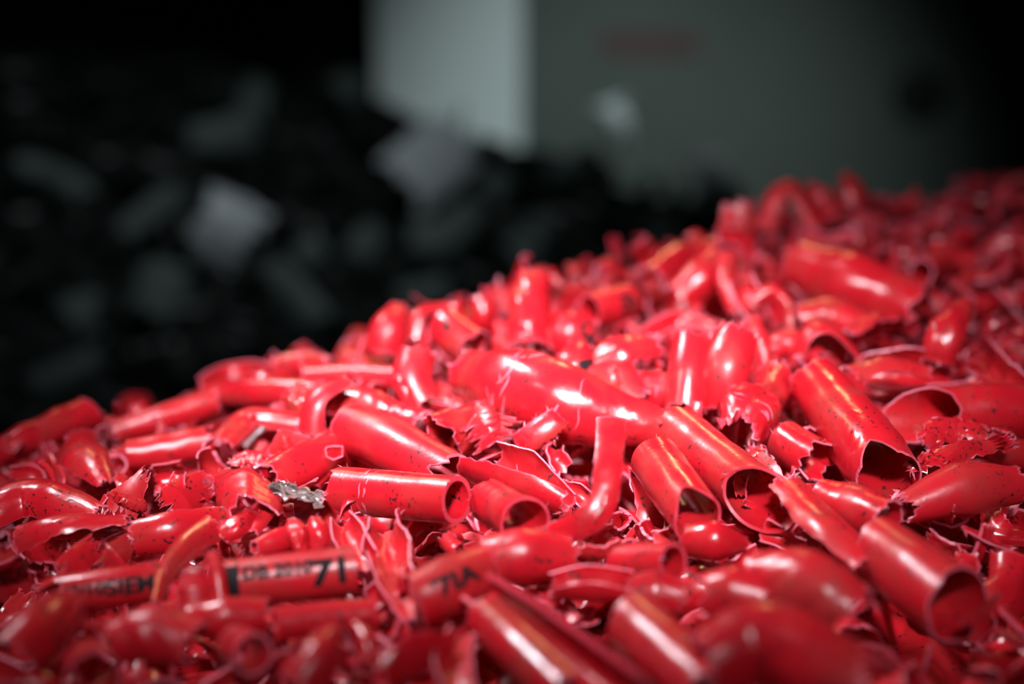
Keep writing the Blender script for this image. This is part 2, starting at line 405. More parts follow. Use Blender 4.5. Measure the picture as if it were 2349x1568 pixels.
S(H_, 'crumpled wet-looking shard', 'crumpled wet-looking red shard with white scratches beside the stout dusty tube',
  [(1775, 880, 30), (1735, 940, 50), (1690, 1000, 50)], [46, 62, 52], arc=(-120, 110), dent=0.55, rag=0.15, fr=30, e0=TORN, e1=(0, 0, 0.3), crease=[(0.35, 0.9, 16, -80, 70)])
S(H_, 'shard with a broad white sheen', 'four-cornered red shard with a broad white sheen above the slant-cut mouth',
  [(1757, 1005, 110), (1785, 1065, 120), (1838, 1150, 90)], [110, 120, 100], arc=[(-16, 18), (-28, 26), (-22, 16)], tw=25, dent=0.05, rag=0.05, fr=22, e1=(0, 0, 0.2), surf=True)
S(T_, 'shaded tube stub', 'shaded red tube stub between the white-sheened shard and the stout dusty tube',
  [(1800, 1010, 0), (1880, 1060, 0)], 50, e0=C0, e1=TORN, dent=0.08, fr=6)
S(T_, 'wide slant-mouthed tube', 'thick red tube whose slanting mouth gapes beside the stout dusty tube',
  [(2420, 940, 30), (2260, 945, 30), (2110, 952, 35)], [62, 66, 62], e0=C0, e1=(-1.15, 15, 0.09), dent=0.06, fr=16, wall=9, nt=44)
S(H_, 'gleaming long hump', 'long humped red shell with a curved white gleam, below the slant-mouthed tube',
  [(2075, 1165, 40), (2200, 1125, 55), (2335, 1112, 40)], [36, 64, 44], arc=[(-110, 80), (-120, 90), (-110, 80)], dent=0.06, fr=5, rag=0.05, e0=TORN, e1=TORN)
S(T_, 'cup-shaped stub', 'cup-shaped red stub whose crumpled pink mouth points away from the slant cut',
  [(1890, 1145, 50), (1950, 1165, 70), (2030, 1192, 105)], [56, 62, 56], e0=C0, e1=(0.35, -60, 0.2), sq=(1, 0.9), dent=0.12, fr=10)
S(H_, 'ragged lace shard', 'ragged lacy red shard under the wide slant-mouthed tube',
  [(2095, 1040, 25), (2160, 1010, 30), (2250, 1020, 20)], [46, 52, 46], arc=[(-40, 10), (-75, 25), (-50, 10)], rag=0.2, dent=0.3, fr=30)
S(H_, 'lower lace shard', 'thin torn red shard edged in fibres, under the ragged lacy shard',
  [(2070, 1090, 30), (2160, 1070, 30), (2300, 1030, 20)], [46, 52, 46], arc=[(-40, 0), (-60, 5), (-50, 0)], rag=0.2, dent=0.3, fr=26)

# --- in and around the middle, left side
S(T_, 'dusty bent tube', 'dusty red tube piece leaning behind the round-mouthed tube',
  [(620, 1100, 0), (700, 1068, -10), (785, 1022, -40)], [44, 52, 52], arc=(-170, 130), dent=0.10, fr=6, e0=TORN, e1=C0)
S(H_, 'torn hood with a black cavity', 'torn red hood arching over a black ragged cavity',
  [(520, 1110, 40), (565, 1140, 60), (590, 1215, 60)], [36, 68, 60], arc=[(-90, 60), (-125, 80), (-120, 40)], e1=(0, 0, 0.3, [(-30, 50, 1.0)]), dent=0.2, rag=0.15, fr=26)
S('plastic_film', 'pale film flake', 'pale milky flake of crinkled film lying on the torn hood',
  [(620, 1132, 110), (675, 1150, 115), (742, 1160, 100)], [40, 46, 40], arc=[(-30, 0), (-55, -8), (-40, 5)], dent=0.4, rag=0.22, fr=30, mat='film', wall=3)
S(H_, 'ruffled pink frill', 'small ruffled pink frill standing behind the torn hood',
  [(530, 1082, 60), (570, 1068, 60), (620, 1072, 50)], [26, 30, 26], arc=(-80, 0), dent=0.5, rag=0.2, fr=14, wall=5)
S(B_, 'bowed rib', 'thin bowed red rib crossing the black cavity',
  [(618, 1140, 80), (612, 1180, 90), (580, 1230, 90)], [22, 22, 18], arc=(-60, 60), dent=0.1, fr=3)
S(H_, 'pale lip', 'pale pink torn lip under the torn hood',
  [(510, 1235, 70), (545, 1215, 80), (575, 1190, 70)], [34, 38, 28], arc=(-100, 30), dent=0.2, rag=0.12, fr=10)
S(H_, 'glossy plate with a pale streak', 'glossy red plate with a pale streak along its lower edge',
  [(312, 1232, 50), (400, 1218, 50), (510, 1195, 30)], [46, 54, 44], arc=[(-55, 70), (-62, 62), (-50, 50)], dent=0.03, rag=0.04, fr=8)
S(H_, 'flat facet', 'flat red facet with a straight upper edge above the glossy plate',
  [(375, 1172, 60), (425, 1135, 70), (482, 1092, 60)], [110, 120, 100], arc=[(-22, 26), (-24, 24), (-20, 24)], dent=0.03, rag=0.03, fr=14, surf=True)
S(K_, 'open red loop', 'open red loop with a dark inside above the flat facet',
  [(352, 1100, 40), (415, 1090, 40)], [36, 36], arc=(60, 290), dent=0.08, fr=4, wall=9)
S(H_, 'upright leaf shard', 'leaf-shaped red shard pointing up with white sparkles at its foot',
  [(280, 1188, 90), (305, 1120, 110), (345, 1062, 90)], [80, 90, 30], arc=[(-32, 30), (-34, 32), (-25, 25)], dent=0.04, rag=0.03, fr=6, surf=True)
S(T_, 'ring-ended tube', 'red tube with a pale ring at its open end, near the far slope',
  [(485, 1010, 0), (390, 1030, 10), (293, 1042, 40)], [38, 38, 36], e0=TORN, e1=C0, dent=0.08, fr=4, wall=8, thin=0.8)
S(T_, 'slim crest tube', 'slim orange-red tube lying along the crest above the ring-ended tube',
  [(265, 990, 10), (370, 960, 10), (500, 920, 10)], [26, 34, 30], arc=(-140, 60), dent=0.1, fr=4, e0=TORN, rag=0.08)
S(H_, 'little crest tab', 'little red tab sticking up alone from the crest',
  [(325, 965, 40), (318, 940, 40), (312, 918, 40)], [60, 60, 50], arc=(-22, 22), dent=0.05, fr=2, surf=True)
S(T_, 'blunt wedge tube', 'blunt squared red tube jutting above the low end of the crest',
  [(-40, 1058, 20), (80, 1000, 20), (205, 948, 20)], [44, 50, 52], sq=(0.9, 0.8), e0=C0, e1=(0.25, 80, 0.04), dent=0.12, fr=4, wall=8, stand=0.5)
S(H_, 'pink-rimmed leaf', 'cupped red leaf with a pink rim under the blunt wedge tube',
  [(190, 1030, 30), (205, 1080, 40), (248, 1130, 30)], [46, 62, 30], arc=[(-50, 55), (-58, 60), (-50, 40)], dent=0.1, rag=0.06, fr=8)
S(B_, 'antler strand', 'thin pale strand branching up like an antler from the shadow',
  [(134, 1145, 50), (126, 1105, 60), (110, 1076, 60), (94, 1062, 60)], [8, 8, 8, 9], dent=0, fr=0, ns=20, nt=10, wall=3)
S(B_, 'short antler strand', 'short pale strand beside the antler-like strand',
  [(138, 1135, 50), (148, 1100, 60), (136, 1070, 60)], [7, 7, 5], dent=0, fr=0, ns=16, nt=10, wall=3)
S(H_, 'dusky shell', 'dusky red shell at the edge above the gold-streaked trough',
  [(-20, 1195, 20), (90, 1162, 30), (235, 1205, 10)], [60, 70, 50], arc=[(-90, 20), (-95, 15), (-90, 10)], dent=0.12, fr=8)
S(T_, 'gold-streaked trough', 'dusky red half tube with a gold streak on top and a torn open side',
  [(50, 1250, 50), (150, 1232, 60), (290, 1222, 50)], [44, 56, 42], arc=[(-160, 30), (-190, -10), (-200, -30)], rag=0.1, dent=0.12, fr=16)
S(H_, 'orange flake', 'translucent orange-red flake leaning on the gold-streaked trough',
  [(216, 1302, 130), (262, 1256, 140), (305, 1206, 130)], [110, 130, 100], arc=[(-8, 8), (-18, 18), (-9, 9)], dent=0.02, fr=2, surf=True)
S(H_, 'dull flake', 'dull red flake overlapped by the orange flake',
  [(145, 1320, 110), (190, 1285, 115), (238, 1252, 105)], [110, 120, 110], arc=(-16, 16), dent=0.02, fr=2, surf=True)
S(T_, 'shadowed printed tube', 'shadowed red tube with black printing cut by a thin white streak',
  [(140, 1362, 80), (260, 1346, 80), (380, 1330, 70)], [44, 46, 46], e0=TORN, e1=C0, dent=0.02, fr=2,
  text=[('SIEM', 0.66, 4, 50, 0, 1), ('12/10', 0.25, 0, 40, 0, 1)])
S(B_, 'slanting pink strap', 'slanting pink-edged red strap crossing the end of the shadowed printed tube',
  [(508, 1212, 110), (435, 1258, 160), (378, 1310, 180), (350, 1380, 180)], [70, 60, 44, 24], arc=[(-28, 30), (-30, 30), (-34, 34), (-30, 30)], tw=8, dent=0.04, fr=4, surf=True)
S(H_, 'upright petal', 'upright red petal standing between the two printed tubes',
  [(452, 1385, 160), (445, 1325, 165), (440, 1282, 150)], [70, 70, 46], arc=[(-36, 36), (-38, 36), (-30, 30)], dent=0.08, fr=4, rag=0.04, surf=True)
S(B_, 'upright slat', 'narrow upright red slat at the near end of the printed tube',
  [(488, 1272, 90), (500, 1320, 105), (508, 1385, 105)], [18, 20, 20], arc=(-90, 80), dent=0.05, fr=1)
S(T_, 'bold printed tube', 'red tube with bold black printing and a long white streak',
  [(510, 1338, 80), (670, 1322, 85), (815, 1305, 100)], [54, 56, 56], e0=C0, e1=(0.1, 0, 0.03), dent=0.02, fr=2, wall=9, thin=0.9, nt=40,
  text=[('7', 0.74, 2, 82, 0, 1.3), ('1', 0.90, 0, 82, 0, 1.2), ('DB 2010', 0.42, -18, 42, 0, 1), ('I', 0.10, 8, 110, 0, 1.4)])
S(T_, 'gold-topped stub', 'small red tube stub with a golden top above the bold printed tube',
  [(585, 1262, 60), (640, 1240, 60), (695, 1225, 50)], [24, 30, 26], dent=0.08, fr=4)
S(H_, 'puckered fold', 'puckered shiny pink fold beside the golden-topped stub',
  [(690, 1270, 90), (685, 1230, 90), (672, 1195, 70)], [20, 26, 14], arc=(-130, 120), dent=0.6, fr=12, rag=0.15)
S(K_, 'white-rimmed bud', 'bud-like red curl with a white rim above the bold printed tube',
  [(730, 1262, 70), (732, 1225, 80), (722, 1196, 70)], [28, 30, 18], arc=(-120, 60), dent=0.12, fr=5)
S(K_, 'tongue-shaped trough', 'tongue-shaped red trough with a pale rim, open to view',
  [(782, 1185, 70), (800, 1225, 90), (835, 1280, 80)], [26, 42, 36], arc=[(60, 290), (75, 285), (75, 290)], dent=0.05, fr=4, wall=12)
S(H_, 'crumpled trough', 'crumpled red trough with frayed pale edges beside the tongue-shaped trough',
  [(878, 1192, 70), (892, 1270, 90), (930, 1388, 90)], [40, 54, 40], arc=[(70, 300), (80, 290), (60, 280)], dent=0.3, rag=0.12, fr=30, e0=(0, 0, 0.2), e1=(0, 0, 0.4))
S(T_, 'lettered barrel', 'fat red barrel-like tube printed with slanting black letters',
  [(955, 1378, 90), (1030, 1345, 95), (1105, 1312, 100)], [66, 72, 66], e0=(0.2, 0, 0.08), e1=(0.1, 0, 0.12), dent=0.05, fr=5, wall=10, nt=40,
  text=[("'7IA", 0.45, -4, 56, 0, 1.05)])
S(H_, 'small pink tab', 'small pink tab curling against the lettered barrel',
  [(925, 1350, 130), (925, 1322, 135), (932, 1302, 130)], [14, 16, 12], arc=(-100, 90), dent=0.05, fr=2)
S(H_, 'smooth broad shell', 'smooth broad red shell below the flared tube stub',
  [(1110, 1285, 70), (1200, 1275, 80), (1310, 1275, 70)], [56, 66, 50], arc=(-150, 100), dent=0.08, fr=3)
S(T_, 'long streaked gutter', 'long red gutter running toward the viewer with a white streak along one rim',
  [(1098, 1352, 130), (1220, 1435, 140), (1440, 1600, 150)], [46, 56, 64], arc=[(55, 290), (62, 290), (62, 290)], dent=0.03, fr=2, wall=16, thin=0.9, e0=(0.2, 90, 0.05), ns=30)
S(H_, 'leaf-lipped shell', 'red shell with a leaf-shaped lip over a deep red hollow',
  [(1265, 1338, 110), (1350, 1330, 120), (1455, 1340, 100)], [34, 54, 44], arc=[(20, 230), (5, 225), (20, 230)], dent=0.05, fr=3)
S(T_, 'pale-rimmed cup', 'short red cup with a pale-rimmed dark oval mouth',
  [(1425, 1290, 70), (1485, 1290, 120), (1545, 1290, 190)], [44, 48, 46], e0=TORN, e1=(0.1, 0, 0.04), dent=0.05, fr=3, wall=10, thin=0.9)
S(H_, 'bullet-nosed shell', 'glossy bullet-nosed red shell with two white sparkles',
  [(1578, 1238, 80), (1640, 1240, 85), (1706, 1248, 75)], [38, 48, 20], arc=(-140, 120), dent=0.06, fr=2)
S(H_, 'creased dark fold', 'creased dark red fold with a sharp tip under the curled band',
  [(1305, 1235, 70), (1360, 1235, 85), (1425, 1215, 70)], [36, 50, 40], arc=[(30, 190), (20, 220), (40, 210)], dent=0.3, fr=6, rag=0.1)
S(H_, 'streak-footed plate', 'deep red plate with a white streak along its foot',
  [(1450, 1372, 150), (1510, 1366, 160), (1585, 1378, 150)], [80, 84, 70], arc=[(-40, 20), (-44, 24), (-36, 20)], dent=0.03, fr=2, surf=True)
S(T_, 'near slanted tube', 'large near red tube slanting down with a broad white streak',
  [(1452, 1428, 120), (1520, 1490, 130), (1640, 1600, 140)], [70, 76, 78], e0=(0.3, -90, 0.06), dent=0.04, fr=2, wall=10, ns=24)
S(H_, 'orange-red hump', 'soft orange-red hump beside the near slanted tube',
  [(1610, 1370, 110), (1680, 1360, 120), (1760, 1385, 110)], [52, 64, 56], arc=(-150, 100), dent=0.1, fr=2)
S(H_, 'glossy dark-sided hump', 'big glossy red hump with bent white streaks and a dark side',
  [(1740, 1330, 120), (1850, 1350, 140), (1965, 1420, 130)], [66, 90, 74], arc=(-150, 90), dent=0.12, fr=2)
S(T_, 'broad blurred tube', 'broad soft-looking red tube with a dark open mouth at the shadowed corner',
  [(2010, 1255, 80), (2100, 1320, 100), (2195, 1385, 120)], [74, 86, 90], e0=TORN, e1=(0.2, 100, 0.08), dent=0.10, fr=3, wall=11)
S(H_, 'pale triangle', 'pale pink triangular flake in the mouth of the broad tube',
  [(2225, 1436, 180), (2255, 1400, 185), (2288, 1355, 170)], [110, 110, 60], arc=[(-20, 20), (-16, 16), (-5, 5)], dent=0.03, fr=1, surf=True)
S(H_, 'near dark ridge', 'blurred dark red ridge nearest the viewer under the glossy hump',
  [(1610, 1530, 200), (1760, 1480, 220), (2000, 1600, 230)], [80, 100, 100], arc=(-130, 80), dent=0.1, fr=1)
S(T_, 'thin low tube', 'thin dark red tube lying low under the bold printed tube',
  [(860, 1408, 90), (760, 1415, 95), (630, 1432, 120)], [34, 38, 40], e0=TORN, e1=C0, dent=0.04, fr=2, wall=8, thin=0.8)
S(H_, 'gold-spotted shell', 'red shell with a gold spot above a wavy white gleam',
  [(440, 1425, 110), (515, 1418, 125), (610, 1412, 105)], [38, 48, 42], arc=(-150, 60), dent=0.1, fr=2)
S(K_, 'pale open ring', 'pale blurred ring of tube open toward the viewer',
  [(540, 1478, 100), (580, 1500, 170)], [46, 48], dent=0.06, fr=1, wall=10, e0=C0, e1=C0, thin=0.6)
S(H_, 'dusky mound shell', 'dusky red shell with one gold dot near the shadowed corner',
  [(262, 1470, 120), (350, 1450, 130), (450, 1480, 120)], [50, 66, 56], arc=(-150, 80), dent=0.12, fr=1)
S(T_, 'corner ring tube', 'dark red tube mouth seen as a pale arch in the low shadow',
  [(205, 1520, 100), (215, 1555, 180)], [58, 62], dent=0.03, fr=0, e0=C0, e1=C0, wall=10)
S(H_, 'shadow corner shell', 'big dim red shell with a gold streak deep in the shadow',
  [(20, 1520, 140), (90, 1450, 150), (150, 1400, 130)], [64, 72, 50], arc=(-120, 100), dent=0.12, fr=0)
S(H_, 'near lens-shaped shell', 'lens-shaped dark red shell with a lighter rim below the lettered barrel',
  [(1062, 1436, 140), (1040, 1510, 160), (1062, 1600, 150)], [30, 50, 40], arc=(95, 265), dent=0.03, fr=0, wall=12)
S(H_, 'near pale curl', 'pale pink curl standing near the end of the thin low tube',
  [(842, 1520, 150), (840, 1470, 140), (815, 1432, 120)], [18, 22, 12], arc=(-90, 90), dent=0.08, fr=0)
S(H_, 'near folded shell', 'folded red shell with a dark cleft at the lower edge',
  [(860, 1520, 150), (930, 1490, 160), (1015, 1470, 130)], [60, 64, 50], arc=[(-10, 200), (-30, 200), (-10, 190)], dent=0.12, fr=1)
S(H_, 'near peaked shard', 'peaked dim red shard at the lower edge',
  [(690, 1580, 160), (730, 1510, 150), (765, 1450, 120)], [60, 54, 26], arc=(-75, 75), dent=0.1, fr=0)
S(H_, 'lower gutter side', 'smooth red side wall under the long streaked gutter',
  [(1115, 1415, 110), (1195, 1490, 130), (1310, 1600, 140)], [50, 60, 64], arc=(-100, 100), dent=0.04, fr=0)
# --- behind the focus, middle of the crest
S(T_, 'gold-streaked rod', 'straight red rod with a bright gold streak along its top',
  [(705, 868, 10), (810, 862, 20), (925, 868, 20)], 27, dent=0.0, fr=0, e0=C0, e1=C0)
S(T_, 'orange crest tube', 'orange-red tube lying under the gold-streaked rod',
  [(470, 905, 20), (600, 898, 20), (735, 905, 20)], [24, 34, 32], dent=0.1, fr=2)
S(H_, 'ruffled grey-pink tear', 'frayed grey-pink tear hanging below the orange crest tube',
  [(675, 905, 50), (690, 930, 55), (700, 965, 50)], [28, 32, 24], arc=(-60, 60), dent=0.5, rag=0.2, fr=14, wall=5)
S(K_, 'arched loop', 'arched red loop with a pale rim above the white-streaked shell',
  [(722, 1000, 30), (738, 930, 50), (800, 895, 30)], [40, 40, 36], arc=[(-170, 40), (-200, 10), (-190, 0)], dent=0.08, fr=6, wall=9)
S(H_, 'pale pulled strip', 'pale pulled strip stretched below the gold-streaked rod',
  [(790, 890, 90), (830, 910, 105), (855, 938, 100)], [18, 18, 14], arc=(-80, 80), dent=0.2, fr=8, mat='edge', wall=5)
S(H_, 'dusty long flap', 'dusty red flap lying behind the white-streaked shell',
  [(765, 935, 20), (860, 950, 20), (975, 990, 0)], [50, 54, 46], arc=[(-95, 15), (-105, 0), (-95, 0)], dent=0.2, rag=0.08, fr=12)
S(H_, 'soft red saddle', 'soft red saddle-shaped shard below the orange crest tube',
  [(505, 1040, 20), (575, 985, 20), (700, 1000, 0)], [44, 52, 46], arc=[(-130, 10), (-130, 0), (-120, 10)], dent=0.15, fr=6, rag=0.08)
S(H_, 'pink-edged scoop', 'pink-edged red scoop in front of the soft red saddle',
  [(600, 1060, 30), (650, 1020, 40), (735, 1030, 15)], [38, 46, 44], arc=[(-20, 200), (-40, 170), (-20, 160)], dent=0.12, fr=5)
S(H_, 'crest ruffle', 'ruffled red shard on the crest before the dark pile',
  [(480, 880, 0), (545, 850, 10), (640, 862, 0)], [36, 42, 36], arc=[(40, 230), (20, 215), (40, 220)], dent=0.25, fr=2)
S(H_, 'crest knuckle', 'knuckle-like red shard on the crest beside the ruffled one',
  [(640, 850, 0), (700, 838, 10), (770, 850, 0)], [34, 38, 34], arc=[(-60, 150), (-80, 140), (-60, 130)], dent=0.25, fr=2)
S(T_, 'two-gleam hump', 'upright red tube hump with one gold and one white gleam',
  [(880, 815, 20), (893, 760, 40), (915, 715, 30)], [44, 48, 28], arc=[(-140, 120), (-140, 110), (-100, 90)], dent=0.08, fr=2, e1=TORN)
S(K_, 'orange-rimmed arch', 'arched red curl with an orange rim and pink inside on the crest',
  [(952, 790, 30), (972, 735, 40), (1030, 718, 20)], [32, 34, 28], arc=[(-190, 20), (-200, 0), (-190, 0)], dent=0.08, fr=2, wall=9)
S(T_, 'saw-toothed tube', 'speckled red tube with a saw-toothed open mouth',
  [(1020, 745, 40), (1050, 775, 55), (1085, 798, 75)], [44, 50, 48], e0=C0, e1=(0.15, 0, 0.13), dent=0.05, fr=6, wall=8,
  text=[('8:', 0.45, -4, 50, 70, 0.6)])
S(T_, 'leaning barrel', 'leaning red barrel shell under the saw-toothed tube',
  [(975, 935, 30), (945, 875, 30), (955, 815, 25)], [42, 48, 44], arc=(-110, 120), dent=0.06, fr=4)
S(H_, 'white-edged sliver', 'white-edged red sliver beside the leaning barrel',
  [(918, 868, 90), (930, 905, 95), (952, 940, 80)], [16, 18, 14], arc=(-80, 80), dent=0.2, fr=6)
S(H_, 'scalloped flake', 'scalloped red flake between the leaning barrel and the great shell',
  [(975, 850, 70), (1010, 893, 75), (1062, 912, 60)], [44, 52, 40], arc=[(70, 200), (70, 215), (60, 190)], dent=0.15, rag=0.08, fr=12)
S(T_, 'tall upright shell', 'tall upright red shell with a white spot near its foot, standing above the crest',
  [(1215, 800, 40), (1215, 720, 40), (1222, 650, 20)], [50, 48, 44], arc=(-110, 100), dent=0.12, fr=4, e1=(0, 0, 0.15))
S(H_, 'curved spike', 'small curved red spike at the top of the tall upright shell',
  [(1240, 655, 30), (1245, 630, 30), (1222, 616, 30)], [18, 14, 4], arc=(-70, 70), dent=0, fr=0)
S(K_, 'small teardrop loop', 'small teardrop loop with a white rim before the tall upright shell',
  [(1203, 800, 95), (1203, 765, 95), (1202, 738, 90)], [16, 24, 8], arc=(80, 290), dent=0.05, fr=6, wall=5)
S(H_, 'inked curved shard', 'curved red shard with black lettering down one side',
  [(1265, 770, 50), (1310, 770, 60), (1362, 775, 50)], [50, 56, 40], arc=(-90, 50), dent=0.05, fr=6, rag=0.05,
  text=[('CM', 0.80, -10, 44, -80, 1)])
S(H_, 'inked pointed shard', 'pointed red shard with a black letter under the curved lettered shard',
  [(1300, 885, 50), (1318, 845, 55), (1330, 808, 50)], [52, 54, 38], arc=(-60, 60), dent=0.04, fr=4,
  text=[('V', 0.45, 28, 66, 180, 1), ('-', 0.80, 25, 60, 0, 1)])
S(T_, 'pale-ringed printed tube', 'red tube with a pale ring mouth and a smudged black print on its flank',
  [(1440, 690, 25), (1400, 702, 40), (1352, 712, 60)], [42, 42, 40], e0=C0, e1=C0, dent=0.04, fr=2, wall=8, thin=0.9,
  text=[('3)', 0.35, -4, 54, 180, 1.2)])
S(H_, 'angular dusty fold', 'angular dusty red fold with a bright broken corner',
  [(1365, 885, 20), (1425, 830, 40), (1500, 822, 30)], [54, 62, 50], arc=[(-90, 20), (-100, 10), (-95, 0)], dent=0.2, rag=0.08, fr=12)
S(H_, 'triangular facet', 'triangular red facet with a pale ridge line above the great shell',
  [(1345, 905, 30), (1410, 880, 40), (1475, 925, 35)], [50, 60, 30], arc=(-80, 80), dent=0.12, fr=6)
S(T_, 'short broken segment', 'short broken red tube segment with a ragged lower edge',
  [(1470, 890, 35), (1530, 900, 40), (1598, 915, 35)], [44, 48, 40], arc=(-130, 90), dent=0.15, rag=0.12, fr=16, crease=[(0.4, 0.9, 5, -70, 60)])
S(T_, 'gold-lined post', 'upright red tube with a fine gold line down its front',
  [(1572, 945, 30), (1580, 860, 30), (1588, 780, 20)], [50, 52, 46], arc=[(-110, 150), (-110, 140), (-100, 120)], dent=0.04, fr=5, e1=TORN, wall=9, rag=0.03)
S(H_, 'split-edged half shell', 'upright half shell of red tube split along a pale edge',
  [(1655, 935, 40), (1665, 855, 50), (1690, 775, 40)], [46, 60, 56], arc=[(-80, 60), (-88, 70), (-75, 55)], dent=0.06, fr=8, rag=0.06)
S(B_, 'pink crescent', 'pink crescent strip between the split half shell and the hooded curl',
  [(1725, 735, 50), (1745, 790, 55), (1760, 860, 50)], [22, 24, 20], arc=(-100, 40), dent=0.1, fr=3)

# --- right, behind the focus
S(T_, 'long soft crest tube', 'long thick red tube slanting across the high end of the heap',
  [(1835, 612, 40), (1960, 655, 45), (2110, 715, 45)], [62, 78, 66], dent=0.12, fr=2, e0=TORN, e1=(0.2, 0, 0.15), arc=(-170, 150))
S(H_, 'orange-backed shell', 'orange-backed red shell tucked under the long thick tube',
  [(1830, 735, 30), (1910, 730, 35), (2000, 770, 30)], [40, 50, 40], arc=(-140, 60), dent=0.12, fr=2)
S(H_, 'ruffled brim', 'ruffled red brim with a dark hollow under the long thick tube',
  [(1945, 790, 40), (2010, 765, 55), (2095, 750, 40)], [40, 44, 30], arc=[(-170, -20), (-180, -30), (-170, -30)], dent=0.35, rag=0.1, fr=8)
S(K_, 'dark archway', 'red arch over a dark hollow behind the hooded curl',
  [(1840, 850, 20), (1880, 785, 50), (1945, 830, 25)], [40, 48, 36], arc=[(-190, 0), (-200, -20), (-190, -10)], dent=0.08, fr=4, wall=9)
S(T_, 'open saddle trough', 'open red trough with a turned rim between the ruffled brim and the slant-mouthed tube',
  [(1990, 850, 30), (2090, 848, 45), (2200, 845, 30)], [44, 52, 46], arc=[(60, 255), (60, 270), (40, 250)], dent=0.12, fr=8, rag=0.06)
S(H_, 'level pink plate', 'level pink-edged plate lying above the slant-mouthed tube',
  [(1950, 895, 40), (2030, 878, 45), (2125, 888, 40)], [54, 60, 50], arc=[(-110, -20), (-120, -25), (-110, -20)], dent=0.1, fr=6)
S(H_, 'pennant shard', 'pennant-shaped red shard standing at the high shadowed side',
  [(2150, 835, 40), (2170, 770, 55), (2218, 700, 40)], [44, 50, 20], arc=[(-50, 60), (-60, 60), (-40, 40)], dent=0.12, rag=0.06, fr=4)
S(H_, 'pale-edged dark shard', 'dark red shard with pale frayed edges at the shadowed side',
  [(2230, 790, 30), (2290, 860, 40), (2370, 905, 30)], [40, 46, 40], arc=[(90, 260), (80, 270), (90, 260)], dent=0.15, rag=0.08, fr=12)
S(H_, 'square crest shard', 'square red shard standing up on the crest',
  [(1688, 600, 60), (1690, 520, 70), (1695, 462, 60)], [100, 110, 100], arc=[(-22, 24), (-22, 24), (-20, 22)], dent=0.06, fr=2, e1=(0.3, 80, 0.12), surf=True)
S(B_, 'hooked tendril', 'hooked red tendril beside the square crest shard',
  [(1625, 600, 0), (1612, 560, 0), (1595, 540, 0), (1575, 548, 0)], [20, 16, 12, 8], arc=(-80, 80), dent=0, fr=0)
S(K_, 'folded chevron', 'red chevron fold with a pale gold gleam on the crest',
  [(1755, 540, 20), (1806, 448, 20), (1868, 535, 20)], [32, 34, 32], arc=[(-120, 40), (-130, 20), (-120, 30)], dent=0.1, fr=1)
S(H_, 'leaning spike', 'leaning red spike next to the chevron fold',
  [(1915, 500, 0), (1885, 455, 0), (1856, 424, 0)], [36, 28, 8], arc=(-75, 75), dent=0.08, fr=0)
S(H_, 'tallest spike', 'tallest upright red spike on the crest',
  [(1965, 480, 0), (1955, 440, 0), (1938, 402, 0)], [40, 30, 10], arc=(-75, 75), dent=0.08, fr=0)
S(T_, 'orange-streaked stub', 'red tube stub with an orange streak near the high shadowed end',
  [(2115, 625, 20), (2165, 605, 20), (2225, 605, 20)], [34, 38, 34], dent=0.06, fr=1)
S(B_, 'pink arch strip', 'pink arched strip under the square crest shard',
  [(1730, 690, 40), (1770, 668, 45), (1805, 700, 40), (1815, 755, 35)], [16, 18, 16, 12], arc=(-90, 60), dent=0.1, fr=2)
S(H_, 'rose-tinted ledge', 'rose-tinted ledge leading down from the square crest shard',
  [(1490, 645, 10), (1560, 602, 20), (1645, 585, 10)], [40, 46, 40], arc=[(-100, 60), (-115, 40), (-105, 40)], dent=0.12, fr=2)
S(T_, 'bright shoulder tube', 'bright red tube shoulder below the rose-tinted ledge',
  [(1560, 690, 30), (1610, 640, 30), (1640, 600, 20)], [42, 50, 40], arc=(-130, 110), dent=0.1, fr=2)
S(B_, 'upright pale stave', 'upright pale-edged stave under the square crest shard',
  [(1668, 590, 40), (1665, 650, 45), (1690, 720, 45)], [30, 26, 22], arc=(-90, 60), dent=0.08, fr=2)
S(K_, 'narrow dark scoop', 'narrow dark scoop beside the upright pale stave',
  [(1700, 640, 30), (1715, 680, 35), (1745, 735, 35)], [30, 36, 26], arc=(70, 290), dent=0.08, fr=2)
S(H_, 'pink knotted shard', 'knotted pink shard below the bright shoulder tube',
  [(1475, 765, 30), (1560, 730, 45), (1640, 742, 30)], [38, 46, 38], arc=[(20, 190), (30, 215), (40, 200)], dent=0.3, fr=4)

# ------------------------------------------------------------------ build the hand-placed pieces
MATS = {None: [M_RED, M_EDGE, M_PALE], 'edge': [M_EDGE, M_EDGE, M_EDGE], 'film': [M_FILM, M_FILM, M_FILM]}
CATS = {'tube_offcut': 'tube', 'plastic_shard': 'shard', 'plastic_curl': 'curl', 'plastic_strip': 'strip', 'plastic_film': 'film'}
GROUP_H = 'torn pieces of red plastic tube on the heap'

def text_geo(body):
    cu = bpy.data.curves.new('lettering', 'FONT'); cu.body = body; cu.size = 1.0; cu.resolution_u = 3
    cu.align_x = 'CENTER'; cu.align_y = 'CENTER'; cu.offset = 0.04
    ob = bpy.data.objects.new('lettering', cu); col.objects.link(ob)
    me = bpy.data.meshes.new_from_object(ob.evaluated_get(bpy.context.evaluated_depsgraph_get()))
    v = np.array([x.co[:] for x in me.vertices]); f = [tuple(p.vertices) for p in me.polygons]
    bpy.data.objects.remove(ob); bpy.data.curves.remove(cu); bpy.data.meshes.remove(me)
    return v, f

